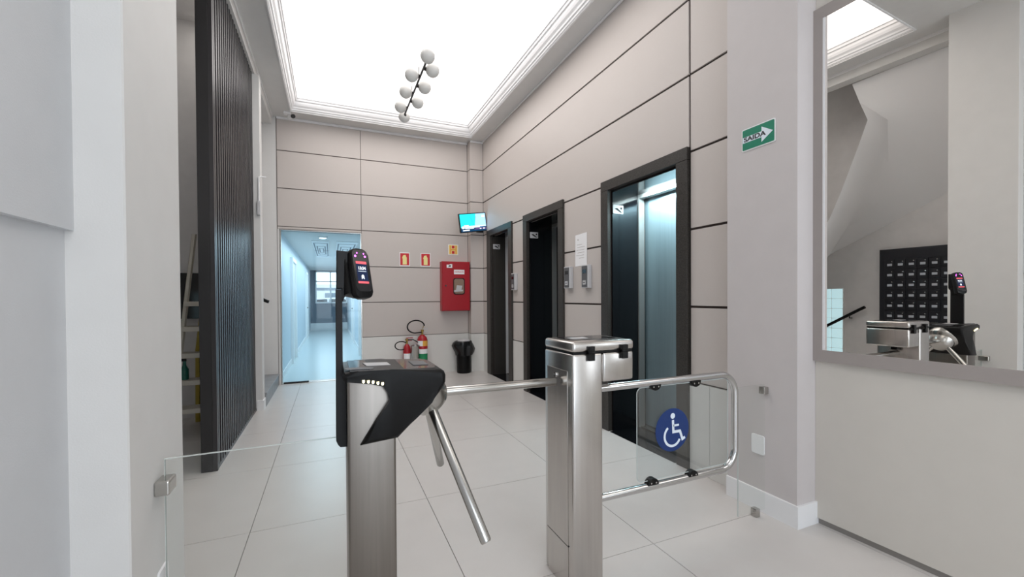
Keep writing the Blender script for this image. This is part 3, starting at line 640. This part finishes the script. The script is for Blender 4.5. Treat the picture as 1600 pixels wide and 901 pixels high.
# stair handrail, glass blocks (mirror)
r = root('stair_handrail', 'black sloping handrail on the stair wall, seen in the mirror', 'handrail', (-1.84, 3.5, 1.0))
B().tube([(-1.83, 3.26, 1.165), (-1.83, 3.32, 1.13), (-1.83, 3.9, 0.775), (-1.83, 4.4, 0.47)], 0.021, 10).done('rail', 'black', r, smooth=1)
for y, z in ((3.45, 1.05), (4.1, .655)): B().tube([(-1.9, y, z-.05), (-1.84, y, z-.05), (-1.83, y, z)], 0.008, 8).done('bracket', 'black_m', r)
r = root('glass_block_window', 'narrow window of pale glass blocks beside the stair handrail, seen in the mirror', 'window', (-1.9, 3.75, 0.5))
B().box(-1.9, -1.885, 3.545, 4.0, 0.38, 1.45).done('surround', 'white', r)
for i in range(2):
    for j in range(7): B().box(-1.893, -1.875, 3.56+i*.15, 3.70+i*.15, 0.40+j*.148, 0.54+j*.148, 0.004).done('glass_block', 'block', r)

# ================================================================== MIRROR
def MW(x, y, z): return MT @ Vector((x, y, z))
r = root('wall_mirror', 'large mirror in a flat taupe frame on the right wall', 'mirror', MW(0, -0.2, 2.0))
z0, z1, fw = 0.962, 2.995, 0.066; yf, yn = 0.402-0.0, -2.2
b = B(); b.box(-0.024, 0.0, yn, yf-fw, z0, z0+fw, mtx=MT); b.box(-0.024, 0.0, yn, yf-fw, z1-fw, z1, mtx=MT); b.box(-0.024, 0.0, yf-fw, yf, z0, z1, mtx=MT); b.box(-0.024, 0.0, yn-fw, yn, z0, z1, mtx=MT)
b.done('frame', 'frame', r)
b = B(); b.box(-0.021, 0.0, yf-fw-0.012, yf-fw, z0+fw, z1-fw, mtx=MT); b.done('inner_lip', 'trimwhite', r)
B().box(-0.02, -0.002, yn, yf-fw-0.012, z0+fw, z1-fw, mtx=MT).done('mirror_glass', 'mirror', r)

# ================================================================== FIXED GLASS WINGS
r = root('glass_wing', 'low clear glass panel clamped to the left column', 'glass panel', (-0.25, 1.76, 0))
B().box(-0.515, 0.045, 1.752, 1.762, 0.05, 0.812, 0.0008).done('pane', 'glass', r)
B().box(-0.515, 0.045, 1.7515, 1.7625, 0.812, 0.8135).box(-0.5165, -0.515, 1.7515, 1.7625, 0.05, 0.8135).done('polished_edge', 'glassedge', r)
B().box(-0.53, -0.488, 1.700, 1.772, 0.708, 0.756, 0.006, 3).done('clamp', 'chrome_s', r)
r = root('glass_wing', 'narrow clear glass panel clamped to the right pillar above the baseboard', 'glass panel', (2.42, 1.775, 0))
B().box(2.215, 2.445, 1.77, 1.78, 0.03, 0.80, 0.0008).done('pane', 'glass', r)
B().box(2.2145, 2.215, 1.7705, 1.7795, 0.03, 0.80).done('polished_edge', 'glassedge', r)
B().box(2.42, 2.46, 1.756, 1.794, 0.74, 0.785, 0.004, 2).done('clamp', 'chrome_s', r)
B().box(2.35, 2.385, 1.756, 1.796, 0.0, 0.05, 0.004, 2).done('floor_clamp', 'chrome_s', r)
def blank_plate(mt, lab):
    r = root('wall_plate', lab, 'wall plate', mt.translation)
    B().prism(rrect(0.085, 0.118, 0.008), 0.007, mt, 0.002).done('cover', 'trimwhite', r)
blank_plate(SIDE(PX, 1.825, 0.412), 'blank white wall plate low on the right pillar')
blank_plate(frame((CX, 1.762, 0.39), (0, 1, 0), (0, 0, 1)), 'blank white wall plate low on the left column beside the glass wing')

# ================================================================== TURNSTILE (left unit)
r = root('tripod_turnstile', 'steel and black tripod turnstile with three chrome arms', 'turnstile', (0.14, 1.75, 0))
B().box(0.052, 0.222, 1.635, 1.90, 0.0, 1.05, 0.010, 3).done('cabinet', 'steel_d', r, smooth=30)
P_ = [(0.038, 1.05), (0.036, 1.066), (0.043, 1.080), (0.09, 1.0835), (0.2, 1.082), (0.39, 1.070), (0.405, 1.060), (0.411, 1.044), (0.410, 1.018), (0.399, 0.995), (0.355, 0.943), (0.294, 0.889), (0.227, 0.823), (0.094, 0.812), (0.147, 0.895), (0.198, 0.966), (0.209, 0.983), (0.211, 0.994), (0.204, 1.007), (0.176, 1.020), (0.136, 1.033), (0.05, 1.047)]
hd = B().prism([(x-0.0, z) for x, z in P_], 0.30, frame((0, 1.91, 0), (1, 0, 0), (0, 0, 1)), 0.016, 4).done('head_shell', 'black', r, smooth=35)
B().prism([(0.06, 1.62), (0.37, 1.63), (0.388, 1.70), (0.388, 1.82), (0.365, 1.89), (0.06, 1.895)], 0.006, frame((0, 0, 1.0815), (1, 0, -0.035), (0, 1, 0)), 0.002).done('top_plate', 'black_g', hd)
B().prism([(0.125, 1.72), (0.215, 1.72), (0.21, 1.80), (0.115, 1.80)], 0.002, frame((0, 0, 1.0878), (1, 0, -0.035), (0, 1, 0))).done('ticket_sticker', 'lightgrey', hd)
B().prism([(0.30, 1.70), (0.36, 1.70), (0.36, 1.80), (0.30, 1.81)], 0.002, frame((0, 0, 1.0878), (1, 0, -0.035), (0, 1, 0))).done('reader_pad', 'grey_p', hd)
B().prism(rrect(0.10, 0.045, 0.015, cx=0.095, cy=1.66), 0.002, frame((0, 0, 1.0878), (1, 0, -0.035), (0, 1, 0))).done('finger_rest', 'grey_p', hd)
for x, z in ((0.106, 1.046), (0.123, 1.0435), (0.139, 1.0405), (0.156, 1.036), (0.172, 1.032)):
    B().prism([(x-.004, z-.003), (x, z-.006), (x+.004, z-.003), (x+.004, z+.005), (x-.004, z+.005)], 0.002, frame((0, 1.609, 0), (1, 0, 0), (0, 0, 1))).done('indicator_light', 'led', hd)
# tripod hub and arms
HB = Vector((0.3595, 1.757, 0.9486)); ti_ = 0.7985; az = -0.0267
ax = Vector((math.cos(ti_)*math.cos(az), math.cos(ti_)*math.sin(az), -math.sin(ti_)))
xh = Vector((0, 1, 0)); mt = frame(HB, xh, ax.cross(xh)); 
if (mt.to_3x3() @ Vector((0, 0, 1))).dot(ax) < 0: mt = frame(HB, -xh, ax.cross(xh))
B().lathe([(0, -.06), (.105, -.06), (.112, -.045), (.112, -.012), (.105, 0.0), (.088, .014), (.075, .05), (.055, .072), (0, .078)], (0, 0, 0), mtx=mt @ Matrix.Translation((0, 0, 0.0)), n=40).done('tripod_hub', 'chrome_s', r, smooth=30)
for i, d_ in enumerate((Vector((0.99964, -0.0267, 0)), Vector((0.21362, -0.6263, -0.74974)), Vector((0.24677, 0.614, -0.74974)))):
    e = HB+d_*0.605
    B().tube([HB+d_*0.06, e-d_*.006, e], [0.0195, 0.0195, 0.016], 20).done('arm', 'chrome_s', r, smooth=30)
# ---- face recognition terminal with its pole
r = root('face_recognition_terminal', 'black face recognition terminal on a flat pole beside the turnstile, its screen showing 13:34', 'terminal', (0.035, 1.76, 0.8))
B().prism([(0.014, 0.81), (0.020, 0.795), (0.028, 0.785), (0.052, 0.783), (0.052, 1.045), (0.038, 1.047), (0.041, 1.38), (0.018, 1.38)], 0.085, frame((0, 1.80, 0), (1, 0, 0), (0, 0, 1)), 0.002).done('pole', 'black_m', r)
B().prism([(0.02, 1.382), (0.07, 1.382), (0.088, 1.40), (0.088, 1.522), (0.022, 1.527)], 0.075, frame((0, 1.80, 0), (1, 0, 0), (0, 0, 1)), 0.003).done('mounting_box', 'black_m', r)
B().prism([(0.040, 1.384), (0.040, 1.33), (0.066, 1.384)], 0.07, frame((0, 1.795, 0), (1, 0, 0), (0, 0, 1)), 0.001).done('gusset', 'black_m', r)
ya, ti2, ro2 = math.radians(32.5), math.radians(-13.4), math.radians(1.2)
DV = Matrix.Translation((0.112, 1.714, 1.444)) @ Matrix.Rotation(ya, 4, 'Z') @ Matrix.Rotation(ti2, 4, 'X') @ Matrix.Rotation(ro2, 4, 'Y') @ Matrix.Rotation(PI/2, 4, 'X')
outl = rrect(0.078, 0.195, 0.024, 6, cy=-0.002)
B().prism(outl, 0.030, DV @ Matrix.Translation((0, 0, -0.031)), 0.004).done('head', 'black', r, smooth=35)
B().prism([(-.04, -.075), (.01, -.085), (.01, .085), (-.04, .085)], 0.05, DV @ Matrix.Translation((-.008, 0, -0.078)), 0.004).done('head_rear', 'black', r, smooth=35)
B().prism(rrect(0.068, 0.165, 0.018, 6, cy=0.008), 0.0015, DV @ Matrix.Translation((0, 0, -0.0005))).done('glass_face', 'black_g', r)
sc = B().prism(rrect(0.0467, 0.0867, 0.001), 0.0004, DV @ Matrix.Translation((0, 0, 0.001))).done('screen', 'scr_dark', r)
for y_, h_ in ((0.0385, 0.010), (-0.0395, 0.008)): B().prism(rrect(0.0467, h_, 0.0005, cy=y_), 0.0004, DV @ Matrix.Translation((0, 0, 0.0014))).done('screen_band', 'scr_pink', sc)
text('clock_digits', '13:34', 0.0165, DV @ Matrix.Translation((0, 0.016, 0.0018)), 'scr_white', sc, 0.95, bold=0.0003)
b = B(); stroke(b, [(-.018, .004), (.018, .004)], 0.001, 0.0003, DV @ Matrix.Translation((0, 0, 0.0016)))
for k in range(3): stroke(b, [(-.006, -.026+.005*k), (0, -.020+.005*k), (.006, -.026+.005*k)], 0.0025, 0.0003, DV @ Matrix.Translation((0, 0, 0.0016)))
b.done('screen_icon', 'scr_white', sc)
for x, y_, s_ in ((-.0215, .064, .0038), (.0215, .064, .0038), (-.013, .076, .0026), (.017, .076, .0026)):
    B().prism(arc(x, y_, s_, 0, 360, 12)[:-1], 0.0008, DV @ Matrix.Translation((0, 0, 0.001))).done('infrared_led', 'violet', r)
B().prism(rrect(0.012, 0.0025, 0.001, cy=.0762), 0.0005, DV @ Matrix.Translation((0, 0, 0.001))).done('camera_slot', 'grey_p', r)

# ================================================================== GATE PEDESTAL (right unit)
r = root('gate_pedestal', 'steel pedestal with an overhanging hinged box holding the swing gate', 'turnstile', (1.07, 1.76, 0))
B().box(0.984, 1.146, 1.618, 1.885, 0.0, 1.088, 0.012, 3).done('post', 'steel', r, smooth=30)
B().box(1.147, 1.322, 1.619, 1.884, 0.952, 1.088, 0.012, 3).done('side_box', 'steel', r, smooth=30)
ld = B().box(0.984, 1.324, 1.617, 1.886, 1.094, 1.142, 0.015, 4).done('lid', 'steel', r, smooth=30)
B().box(0.99, 1.318, 1.623, 1.88, 1.087, 1.095).done('seam_gasket', 'black', r)
B().prism(rrect(0.25, 0.16, 0.012, cx=1.155, cy=1.77), 0.0015, frame((0, 0, 1.1425), (1, 0, 0), (0, 1, 0))).done('top_plate', 'black_g', ld)
B().prism(rrect(0.09, 0.05, 0.003, cx=1.10, cy=1.76), 0.0015, frame((0, 0, 1.144), (1, 0, 0), (0, 1, 0))).done('top_label', 'lightgrey', ld)
for x in (1.078, 1.262):
    hg = B().box(x-.017, x+.017, 1.603, 1.619, 1.093, 1.121, 0.002).box(x-.017, x+.017, 1.603, 1.619, 1.056, 1.088, 0.002).tube([(x-.017, 1.606, 1.0905), (x+.017, 1.606, 1.0905)], 0.005, 8).done('hinge', 'black', r)
SD = lambda y_, z_: SIDE(0.984, y_, z_)
dr = B().prism([(-.095, -.62), (.095, -.62), (.095, .40), (-.095, .40)], 0.0035, SD(1.755, 0.608), 0.001).done('service_door', 'steel', r)
B().lathe([(0, .003), (.005, .003), (.006, .008), (.011, .008), (.012, 0)], (0, 0, 0), n=16, mtx=SIDE(0.9805, 1.76, 0.977)).done('lock', 'chrome', dr)
b = B(); stroke(b, [(-.10, -.0), (.10, 0)], 0.003, 0.0042, SD(1.755, 0.21)); b.done('door_seam', 'black_m', dr)
# swing gate
GY = 1.755
r = root('swing_gate', 'tubular chrome swing gate with glass pane and blue wheelchair symbol', 'gate', (1.146, GY, 0.6))
def rail_path(x0, x1, zt, zb, rc):
    p = [(x0, GY, zt)]
    p += [(x1-rc+rc*math.sin(math.radians(a)), GY, zt-rc+rc*math.cos(math.radians(a))) for a in range(0, 91, 9)]
    p += [(x1-rc+rc*math.cos(math.radians(a)), GY, zb+rc-rc*math.sin(math.radians(a))) for a in range(0, 91, 9)]
    return p+[(x0, GY, zb)]
B().tube(rail_path(1.146, 2.165, 0.891, 0.343, 0.115), 0.0195, 20, cap=True).done('rail', 'chrome', r, smooth=40)
B().box(1.146, 1.20, GY-.02, GY+.02, 0.918, 0.945, 0.003).done('drive_bracket', 'black', r)
gx0, gx1, gz0, gz1 = 1.452, 2.108, 0.375, 0.868
pn = B().prism(rrect(gx1-gx0, gz1-gz0, 0.03, cx=(gx0+gx1)/2, cy=(gz0+gz1)/2), 0.006, frame((0, GY+.003, 0), (1, 0, 0), (0, 0, 1))).done('pane', 'gateglass', r)
o_ = rrect(gx1-gx0, gz1-gz0, 0.03, cx=(gx0+gx1)/2, cy=(gz0+gz1)/2)
B().tube([(x, GY, z) for x, z in o_], 0.0022, 6, closed=True).done('pane_edge', 'glassedge', pn)
for x, z, s_ in ((1.565, 0.870, -1), (1.848, 0.864, -1), (1.548, 0.366, 1), (1.827, 0.360, 1)):
    pts = arc(0, 0, 0.036, 0, 180, 12) if s_ > 0 else [(a_, -b_) for a_, b_ in arc(0, 0, 0.036, 0, 180, 12)]
    if s_ < 0: pts = [(p[0]*1.0, p[1]*0.9) for p in pts]
    cm = B().prism([(p[0], p[1]-0.012*s_) for p in pts], 0.034, frame((x, GY+.017, z), (1, 0, 0), (0, 0, 1)), 0.002).done('glass_clamp', 'black', r)
    for q_ in (-.016, .016): B().prism(arc(q_, 0, .0045, 0, 360, 8)[:-1], 0.002, frame((x, GY-.0168, z), (1, 0, 0), (0, 0, 1))).done('screw', 'chrome', cm)
WC = frame((1.688, GY-.0032, 0.624), (1, 0, 0), (0, 0, 1))
st_ = B().prism(arc(0, 0, 0.116, 0, 360, 48)[:-1], 0.0008, WC).done('wheelchair_sticker', 'blue', pn, label='round blue wheelchair sticker')
b = B(); W2 = WC @ Matrix.Translation((0, 0, 0.001))
b.prism(arc(0.002, 0.075, 0.0155, 0, 360, 20)[:-1], 0.0006, W2)
stroke(b, [(0.003, 0.052), (0.006, -0.012), (0.052, -0.012), (0.07, -0.058), (0.088, -0.050)], 0.015, 0.0006, W2); stroke(b, [(0.005, 0.022), (0.045, 0.022)], 0.011, 0.0006, W2)
stroke(b, arc(0.0, -0.032, 0.055, 125, 335, 22), 0.013, 0.0006, W2)
b.done('wheelchair_symbol', 'symbol', pn)
